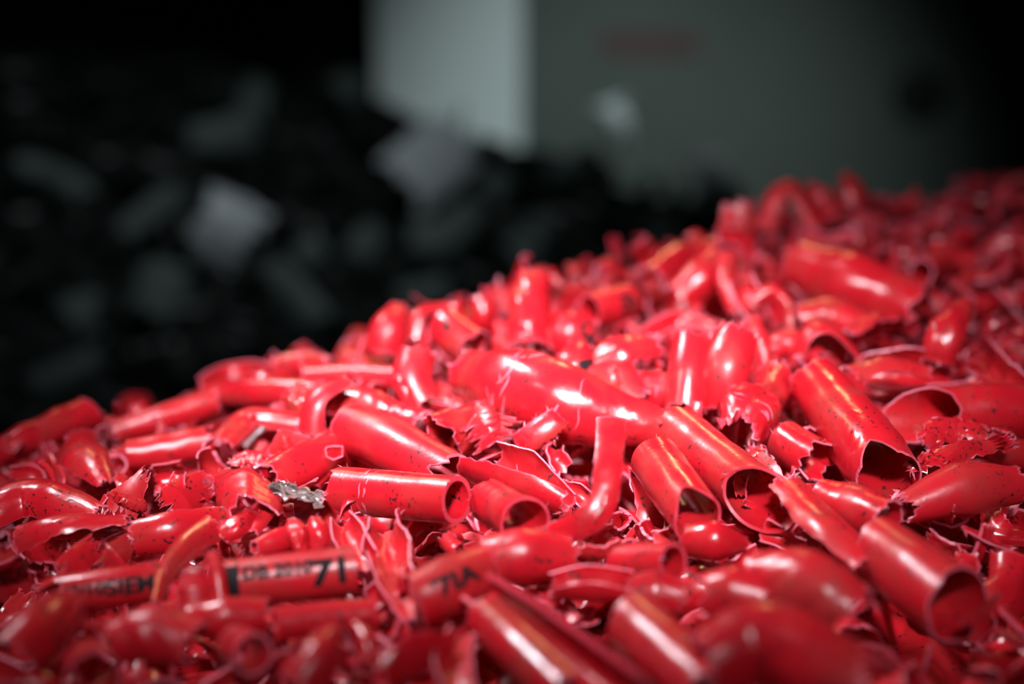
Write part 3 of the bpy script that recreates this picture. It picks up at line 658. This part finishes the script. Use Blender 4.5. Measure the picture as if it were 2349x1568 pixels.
def subdivide_long(v, f, n=2):
    """Split polygons of flat lettering into small triangles so that they bend round a tube."""
    import bmesh
    bm = bmesh.new(); vv = [bm.verts.new(x) for x in v]
    for q in f:
        try: bm.faces.new([vv[i] for i in q])
        except ValueError: pass
    bmesh.ops.triangulate(bm, faces=bm.faces[:])
    for _ in range(n):
        long = [e for e in bm.edges if e.calc_length() > 0.16]
        if not long: break
        bmesh.ops.subdivide_edges(bm, edges=long, cuts=1)
        bmesh.ops.triangulate(bm, faces=bm.faces[:])
    bm.verts.index_update(); out = (np.array([x.co[:] for x in bm.verts]), [tuple(x.index for x in q.verts) for q in bm.faces]); bm.free()
    return out

HERO = []
for p in PIECES:
    sh = p['sh']
    o = link(p['kind'], sh.V, [tuple(q) for q in sh.Fc.tolist()], MATS[p['mat']], sh.mi, sharp=50)
    tag(o, p['label'], CATS[p['kind']], GROUP_H)
    p['ob'] = o; HERO.append(o)
    if p['fr']:
        v, f = sh.fringe(int(p['fr'] * 1.6), p['flen'] * p['mpp'])
        fo = link('torn_fringe', v, f, [M_EDGE], parent=o)
        fo['kind'] = 'stuff'; fo['label'] = 'pale torn fibres along the edge'
    if p['crease']:
        # stress-whitened scratches and crease lines: thin raised slivers on the wall
        g = np.random.default_rng(len(HERO)); v, f = [], []
        bv = BVHTree.FromPolygons(sh.V.tolist(), sh.Fc.tolist())
        for (c0, c1, cnt, p0, p1) in p['crease']:
            for _ in range(cnt):
                sc = g.uniform(c0, c1); pc = g.uniform(p0, p1); dl = g.uniform(14, 45); sk = g.normal() * 0.02; wd = g.uniform(0.8, 2.6) * p['mpp']; b0 = len(v)
                for q in range(7):
                    e = q / 6; S_ = sc + sk * (e - 0.5) + 0.006 * math.sin(5 * e + sc * 40); P_ = R(pc + dl * (e - 0.5)); w_ = wd * math.sin(math.pi * (0.08 + 0.84 * e)) / sh.L
                    for s2 in (S_ - w_, S_ + w_):
                        o_ = sh.pos(np.array(s2), np.array(P_), 0.0); c_ = sh.pos(np.array(s2), np.array(P_), -float(np.interp(s2, sh.ss, sh.r)))
                        d = Vector(o_ - c_).normalized(); h = bv.ray_cast(Vector(c_) + d * sh.rm * 2.4, -d)
                        v.append(np.array(h[0] + d * 0.00005) if h[0] is not None else o_)
                for q in range(6): f.append((b0 + 2 * q, b0 + 2 * q + 1, b0 + 2 * q + 3, b0 + 2 * q + 2))
        co = link('stress_scratch', v, f, [M_EDGE], parent=o); co['kind'] = 'stuff'; co['label'] = 'pale scratches and crease lines'
    for (body, s_at, ph, size, rot, sx) in (p['text'] or ()):
        v, f = subdivide_long(*text_geo(body), n=3)
        ca, sa = math.cos(R(rot)), math.sin(R(rot))
        X, Y = v[:, 0] * sx, v[:, 1]
        X, Y = X * ca - Y * sa, X * sa + Y * ca
        m = size * p['mpp']
        Ssv = s_at + X * m / sh.L; rad = np.interp(np.clip(Ssv, 0, 1), sh.ss, sh.r)
        PH = R(ph) - Y * m / rad
        w = sh.pos(Ssv, PH, 0.00012)
        # follow the dents of the wall: pull each point onto the built surface
        bv = BVHTree.FromPolygons(sh.V.tolist(), sh.Fc.tolist())
        ctr = sh.pos(Ssv, PH, -rad)
        for i in range(len(w)):
            d = Vector(w[i] - ctr[i]).normalized(); st = Vector(ctr[i]) + d * (rad[i] * 2.2)
            hit = bv.ray_cast(st, -d)
            if hit[0] is not None: w[i] = np.array(hit[0] + d * 0.00009)
        lo = link('printed_lettering', w, f, [M_INK], parent=o); lo['label'] = 'black printed characters'

# ------------------------------------------------------------------ loose small pieces between and below them
rng = np.random.default_rng(11)
def filler(seed, c, mpp_r, depth_layer):
    g = np.random.default_rng(seed)
    kind = g.choice(['tube', 'half', 'shard', 'curl', 'strip'], p=[0.10, 0.30, 0.26, 0.18, 0.16] if depth_layer < 3 else [0.02, 0.14, 0.34, 0.25, 0.25])
    r = mpp_r * (0.65 + 0.5 * g.random())
    az = g.random() * 2 * np.pi; el = g.normal() * {0: 0.5, 1: 0.3, 2: 0.3, 3: 0.7, 4: 0.8}[depth_layer]
    if kind in ('curl', 'strip') and depth_layer in (0, 4): el = g.normal() * 0.7
    ax = np.array([np.cos(az) * np.cos(el), np.sin(az) * np.cos(el), np.sin(el)])
    side = np.cross(ax, [0, 0, 1.0]); side /= np.linalg.norm(side) + 1e-9
    L = r * {'tube': 3.0, 'half': 3.0, 'shard': 2.4, 'curl': 2.2, 'strip': 4.5}[kind] * (0.7 + 0.7 * g.random())
    bend = side * g.normal() * 0.18 * L + np.array([0, 0, 1]) * g.normal() * 0.12 * L
    C = np.array([c - ax * L / 2, c + bend, c + ax * L / 2])
    rr = r * np.array([0.7 + 0.5 * g.random(), 1.0, 0.5 + 0.7 * g.random()])
    if kind == 'tube': a0, a1 = [-np.pi] * 3, [np.pi] * 3
    else:
        w = {'half': 1.7, 'shard': 1.0, 'curl': 2.1, 'strip': 0.8}[kind] * (0.8 + 0.4 * g.random())
        if kind in ('shard',): rr = rr * 1.25
        if kind == 'strip': rr = rr * 0.6
        mid = g.random() * 2 * np.pi if g.random() < 0.5 else np.pi + g.normal() * 0.7
        w3 = w * np.array([0.6 + 0.5 * g.random(), 1, 0.4 + 0.6 * g.random()])
        a0, a1 = list(mid - w3), list(mid + w3)
    tw = [0, 0, 0] if kind != 'strip' else [0, g.normal() * 0.5, g.normal() * 1.0]
    sh = Shred(C, rr, a0, a1, tw, np.array([0.1, -0.6, 0.8]), (g.normal() * 0.3, g.random() * 360, 0.12 + 0.2 * g.random()),
               (g.normal() * 0.4, g.random() * 360, 0.12 + 0.25 * g.random()), (0.75 + 0.25 * g.random(), 1), 0.0011, 0.12 + 0.3 * g.random() ** 2,
               0.10, seed=seed, ns=12, nt=14 if kind != 'tube' else 18, thin=0.6, rough2=0.5) if depth_layer != 3 else Shred(C, rr, a0, a1, tw, np.array([0.1, -0.6, 0.8]), (0, 0, 0.3), (0, 0, 0.4), (1, 1), 0.0006, 0.3, 0.12, seed=seed, ns=8, nt=8, thin=0.6)
    return kind, sh

cands = []
for layer, (count, off, rad) in enumerate([(600, -0.0055, 0.0048), (620, -0.0125, 0.0058), (320, -0.020, 0.0065), (420, 0.0015, 0.0026), (60, 0.002, 0.0042)]):
    n = 0
    while n < count:
        x = rng.uniform(-0.24, 0.33); y = rng.uniform(0.17, 0.70)
        if abs(x) > 0.42 * y + 0.05: continue
        yr = np.interp(x, [-0.30, -0.16, -0.08, 0.0, 0.10, 0.20, 0.30], [0.36, 0.40, 0.42, 0.44, 0.50, 0.56, 0.60])
        if y > yr + 0.10: continue
        if layer == 4 and (x < -0.05 or not (yr - 0.01 < y < yr + 0.06)): continue
        if layer == 3 and y > yr and x < -0.05: continue
        z = CAMZ + float(heap_h(x, y)) + off + rng.normal() * 0.0012
        n += 1
        cands.append((layer,) + filler(1000 + len(cands), np.array([x, y, z]), rad, layer))

# which of them show, and how largely: rays through the frame against everything built so far
allV, allF, owner, base = [], [], [], 0
for i, p in enumerate(PIECES):
    sh = p['sh']; allV.append(sh.V); allF.append(sh.Fc + base); owner += [-1 - i] * len(sh.Fc); base += len(sh.V)
for i, (ly, kd, sh) in enumerate(cands):
    allV.append(sh.V); allF.append(sh.Fc + base); owner += [i] * len(sh.Fc); base += len(sh.V)
tree = BVHTree.FromPolygons(np.concatenate(allV).tolist(), np.concatenate(allF).tolist())
hits = {}; hpix = {}
org = Vector((0, 0, CAMZ))
for v in range(4, int(H), 8):
    for u in range(4, int(W), 8):
        h = tree.ray_cast(org, Vector(ray(u, v)))
        if h[0] is None: continue
        w = owner[h[2]]; hits[w] = hits.get(w, 0) + 1
        q = hpix.setdefault(w, [0.0, 0.0]); q[0] += u; q[1] += v
vis = sorted([i for i in hits if i >= 0 and hits[i] >= 3], key=lambda i: -hits[i])[:440]
single = set(vis)
hero_pix = []
for i, p in enumerate(PIECES):
    k = hits.get(-1 - i, 0)
    if k: hero_pix.append((hpix[-1 - i][0] / k, hpix[-1 - i][1] / k, p['tag']))
    else: print('HIDDEN piece:', p['tag'])
KN = {'tube': ('tube_offcut', 'tube end', 'tube'), 'half': ('plastic_shard', 'half-tube shard', 'shard'), 'shard': ('plastic_shard', 'flat shard', 'shard'),
      'curl': ('plastic_curl', 'curled shard', 'curl'), 'strip': ('plastic_strip', 'narrow strip', 'strip')}
used = set()
for i in vis:
    ly, kd, sh = cands[i]; k = hits[i]; u, v = hpix[i][0] / k, hpix[i][1] / k
    name, noun, cat = KN[kd]
    o = link(name, sh.V, [tuple(q) for q in sh.Fc.tolist()], [M_RED, M_EDGE, M_PALE], sh.mi, sharp=50)
    size = 'tiny' if k < 12 else 'small' if k < 40 else 'mid-sized' if k < 90 else 'larger'
    near = sorted(hero_pix, key=lambda q: (q[0] - u) ** 2 + (q[1] - v) ** 2)
    lab = None
    for (a, b, t) in near[:6]:
        dx, dy = u - a, v - b
        rel = ('above' if dy < 0 else 'below') if abs(dy) > 0.6 * abs(dx) else 'beside'
        if abs(dy) > 0.35 * abs(dx) and rel == 'beside': rel = 'beside and above' if dy < 0 else 'beside and below'
        l = f'{size} red {noun} wedged {rel} the {t}'
        if l not in used: lab = l; break
    lab = lab or l
    used.add(lab); tag(o, lab, cat, 'small red pieces wedged between the larger ones')
# everything else, and the packed body of the heap below it down to the floor, is one mass
rest = [c for i, c in enumerate(cands) if i not in single]
vv, ff, mm, b = [], [], [], 0
for ly, kd, sh in rest:
    vv.append(sh.V); ff.append(sh.Fc + b); mm.append(sh.mi); b += len(sh.V)
gx = np.linspace(-0.95, 1.0, 160); gy = np.linspace(-0.75, 1.10, 160)
XX, YY = np.meshgrid(gx, gy); ZZ = CAMZ + heap_h(XX, YY) - 0.026
ZZ += 0.004 * np.sin(XX * 190 + 3 * np.sin(YY * 60)) * np.sin(YY * 170 + 2 * np.sin(XX * 70)); ZZ = np.maximum(ZZ, 0.002)
n0, n1 = XX.shape; idx = np.arange(n0 * n1).reshape(n0, n1)
q = np.stack([idx[:-1, :-1], idx[:-1, 1:], idx[1:, 1:], idx[1:, :-1]], -1).reshape(-1, 4)
q = q[ZZ.ravel()[q].max(1) > 0.0021]
vv.append(np.stack([XX, YY, ZZ], -1).reshape(-1, 3)); ff.append(q + b); mm.append(np.zeros(len(q), int))
o = link('shredded_plastic', np.concatenate(vv), np.concatenate(ff).tolist(), [M_RED, M_EDGE, M_PALE], np.concatenate(mm), sharp=50)
tag(o, 'mass of small red plastic shreds filling the heap under the larger pieces', 'plastic shreds', kind='stuff')

# ------------------------------------------------------------------ background
def img(u, v, dist):
    p = ray(u, v); p = p * (dist / p[1]); return np.array([p[0], dist, p[2] + CAMZ])
YB = 2.60
v, f = box_geo(-3.0, 3.0, -2.2, YB + 0.1, -0.1, 0.0); tag(link('floor', v, f, [M_FLOOR], smooth=False), kind='structure')
xl, xr = img(870, 100, YB)[0], img(1196, 100, YB)[0]
xe = img(2335, 100, YB)[0]
v, f = box_geo(xr, 3.0, YB, YB + 0.1, 0, 3.0); tag(link('wall_back', v, f, [M_WALL], smooth=False), kind='structure')
v, f = box_geo(-3.0, xl, YB + 0.5, YB + 0.6, 0, 3.0); tag(link('wall_recess', v, f, [M_DARK], smooth=False), kind='structure')  # unlit recess, its shade put into the colour
v, f = box_geo(xl, xr, YB - 0.06, YB + 0.1, 0, 3.0); tag(link('trim_1', v, f, [M_WHITE], smooth=False), kind='structure')
v, f = box_geo(xe, xe + 0.4, YB - 0.25, YB - 0.02, 0, 3.0); tag(link('trim_2', v, f, [M_DARK], smooth=False), kind='structure')
# round dark knob and a dull red plate on the wall
cx, _, cz = img(2105, 220, YB)
vs_, fs_ = [], []
prof = [(0.0, 0.035), (0.018, 0.035), (0.026, 0.028), (0.030, 0.020), (0.044, 0.016), (0.048, 0.0)]
for (rr_, dd_) in prof:
    for k in range(32): vs_.append((cx + rr_ * math.cos(k * math.pi / 16), YB - dd_, cz + rr_ * math.sin(k * math.pi / 16)))
for q in range(len(prof) - 1):
    for k in range(32): fs_.append((q * 32 + k, q * 32 + (k + 1) % 32, (q + 1) * 32 + (k + 1) % 32, (q + 1) * 32 + k))
tag(link('rubber_bumper', vs_, fs_, [M_RUBBER], sharp=40), 'round black rubber bumper fixed on the grey wall near its dark edge', 'bumper')
p0, p1 = img(1375, 128, YB), img(1600, 72, YB)
pl = link('wall_plate', *box_geo(p0[0], p1[0], YB - 0.006, YB, p0[2], p1[2]), [M_RUST], smooth=False)
tag(pl, 'dull red oblong plate fixed high on the grey wall', 'plate')

# ------------------------------------------------------------------ the dark pile behind
def back_z(x, y): return -0.035 - 0.30 * x + 0.45 * (np.clip(y, 1.05, 1.7) - 1.7) - 0.9 * np.maximum(y - 1.7, 0) - 3.0 * np.maximum(1.05 - y, 0)
def back_at(u, v, up=0.0):
    d = ray(u, v)
    t = (-0.035 + up - 0.765) / (d[2] + 0.30 * d[0] - 0.45 * d[1])
    if t < 0 or t * d[1] > 1.75: t = 1.72 / d[1]
    p = d * t; p[2] += CAMZ; return p, t / F
gx = np.linspace(-2.2, 1.3, 90); gy = np.linspace(0.62, 2.5, 70)
XX, YY = np.meshgrid(gx, gy); ZZ = np.maximum(CAMZ + 0.004 + np.minimum(back_z(XX, YY), 0.35 - 0.1 * np.abs(XX + 1.2)) - 0.028 + 0.012 * np.sin(XX * 31) * np.sin(YY * 27), 0.002)
n0, n1 = XX.shape; idx = np.arange(n0 * n1).reshape(n0, n1)
q = np.stack([idx[:-1, :-1], idx[:-1, 1:], idx[1:, 1:], idx[1:, :-1]], -1).reshape(-1, 4)
q = q[ZZ.ravel()[q].max(1) > 0.0021]
o = link('dark_offcut_heap', np.stack([XX, YY, ZZ], -1).reshape(-1, 3), q.tolist(), [M_BLACK])
tag(o, 'packed black body of the offcut heap behind the red one', 'heap', kind='stuff')
def back_piece(seed, pts, r, arc, mat, label, group, cat='offcut', dent=0.12):
    C, rr = [], []
    for (u, v, q) in [(p[0], p[1], r) for p in pts]:
        w, m = back_at(u, v, 0.018); C.append(w); rr.append(q * m)
    C = np.array(C)
    sh = Shred(C, rr, [R(arc[0])] * len(C), [R(arc[1])] * len(C), [0] * len(C), np.array([0, 0, CAMZ]) - C.mean(0), (0.2, 30, 0.15), (0.2, 200, 0.2),
               (1, 1), 0.004, dent, 0.06, seed=seed, ns=12, nt=16)
    o = link('pipe_offcut', sh.V, sh.Fc.tolist(), [mat], sharp=50); tag(o, label, cat, group); return o
GB = 'pale offcuts lying on the dark pile'  # gleams on black plastic painted as pale tone, apart from the ridge lumps
G1 = [
 ([(500, 520), (570, 545), (640, 600)], 120, (-45, 50), M_GREY, 'broad pale gleam-painted plastic sheet, lowest bright patch on the dark pile'),
 ([(640, 640), (690, 690), (760, 770)], 60, (-40, 40), M_DULL, 'dull gleam-painted strip slanting down from the broad pale sheet'),
 ([(870, 470), (930, 420), (1010, 360)], 110, (-45, 45), M_GREY, 'pale gleam-painted winged piece under the white post'),
 ([(420, 335), (490, 325), (560, 310)], 60, (-60, 50), M_DULL, 'dull gleam-painted curved piece high on the dark pile'),
 ([(570, 300), (580, 250), (590, 215)], 44, (-60, 50), M_DULL, 'upright dull gleam-painted splinter above the curved piece'),
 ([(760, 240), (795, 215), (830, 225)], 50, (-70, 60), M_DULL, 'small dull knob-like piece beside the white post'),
 ([(140, 760), (185, 730), (225, 735)], 66, (-60, 60), M_DULL, 'dull gleam-painted round piece low on the dark pile'),
 ([(370, 650), (365, 700), (320, 770)], 66, (-60, 60), M_DULL, 'bent dull gleam-painted piece beside the low round one'),
 ([(60, 900), (110, 880), (220, 840)], 50, (-60, 60), M_DULL, 'dull gleam-painted slab just above the low end of the red crest'),
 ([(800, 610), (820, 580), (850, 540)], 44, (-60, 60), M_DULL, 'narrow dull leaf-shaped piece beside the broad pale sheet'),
 ([(920, 560), (1000, 550), (1060, 500)], 60, (-60, 60), M_DULL, 'dull gleam-painted piece hanging below the pale winged piece'),
 ([(1150, 610), (1180, 590), (1210, 570)], 50, (-60, 60), M_DULL, 'dull gleam-painted lump just over the tall upright red shell'),
 ([(900, 700), (950, 685), (1010, 665)], 44, (-60, 60), M_DULL, 'dull gleam-painted bar just over the red crest'),
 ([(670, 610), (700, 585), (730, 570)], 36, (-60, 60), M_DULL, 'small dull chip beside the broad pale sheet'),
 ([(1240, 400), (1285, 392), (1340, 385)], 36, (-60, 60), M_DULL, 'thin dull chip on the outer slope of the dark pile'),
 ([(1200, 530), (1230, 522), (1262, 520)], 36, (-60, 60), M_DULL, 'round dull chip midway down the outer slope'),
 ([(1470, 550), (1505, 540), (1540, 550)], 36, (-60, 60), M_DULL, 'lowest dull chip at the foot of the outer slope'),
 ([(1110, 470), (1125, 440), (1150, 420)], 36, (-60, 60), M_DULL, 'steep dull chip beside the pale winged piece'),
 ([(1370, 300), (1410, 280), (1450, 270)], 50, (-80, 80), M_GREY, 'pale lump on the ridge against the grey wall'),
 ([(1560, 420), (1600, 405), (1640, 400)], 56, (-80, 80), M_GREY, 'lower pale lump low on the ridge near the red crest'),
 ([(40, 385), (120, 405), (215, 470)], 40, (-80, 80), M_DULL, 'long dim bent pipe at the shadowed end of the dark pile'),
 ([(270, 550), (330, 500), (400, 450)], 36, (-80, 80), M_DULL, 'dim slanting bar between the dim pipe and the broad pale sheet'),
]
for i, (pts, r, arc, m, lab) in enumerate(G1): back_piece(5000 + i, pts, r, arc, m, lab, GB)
g = np.random.default_rng(77); bpx = [(p[0][1][0], p[0][1][1], p[4]) for p in G1]
import re as _re
short = lambda l: _re.split(r',| on | under | high | above | beside | low | just | hanging | slanting | midway | at | against | between | lowest ', l)[0]
spots = []; tries = 0
while len(spots) < 130 and tries < 20000:
    tries += 1
    u, v = g.uniform(-60, 1720), g.uniform(60, 980)
    if v < 235 + (u - 900) * (0.325 if u > 900 else 0.10) + 12: continue
    if v > 1010 - 0.33 * u + 20 and u < 1300: continue
    if v > 640 and u > 1250: continue
    if any((a - u) ** 2 + (b - v) ** 2 < 75 ** 2 for a, b, _ in bpx): continue
    if any((a - u) ** 2 + (b - v) ** 2 < 62 ** 2 for a, b in spots): continue
    spots.append((u, v))
for k, (u, v) in enumerate(spots):
    an = g.random() * 2 * np.pi; L = g.uniform(36, 62)
    pts = [(u - L * math.cos(an), v - 0.7 * L * math.sin(an)), (u + g.normal() * 10, v + g.normal() * 10), (u + L * math.cos(an), v + 0.7 * L * math.sin(an))]
    c = g.random() * 360; w = g.uniform(50, 130)
    a_, b_, t = min(bpx, key=lambda q: (q[0] - u) ** 2 + (q[1] - v) ** 2)
    rad_ = g.uniform(24, 40); shp = ('long ' if L > 49 else 'short ') + ('broad ' if rad_ > 32 else 'narrow ') + ('curved' if w > 90 else 'flattish')
    rel = 'over' if v < b_ - 40 else 'under' if v > b_ + 40 else 'beside'
    back_piece(6000 + k, pts, rad_, (c - w, c + w), M_BLACK, f'{shp} black offcut packed {rel} the {short(t)}', 'black offcuts of the dark pile', dent=0.2)
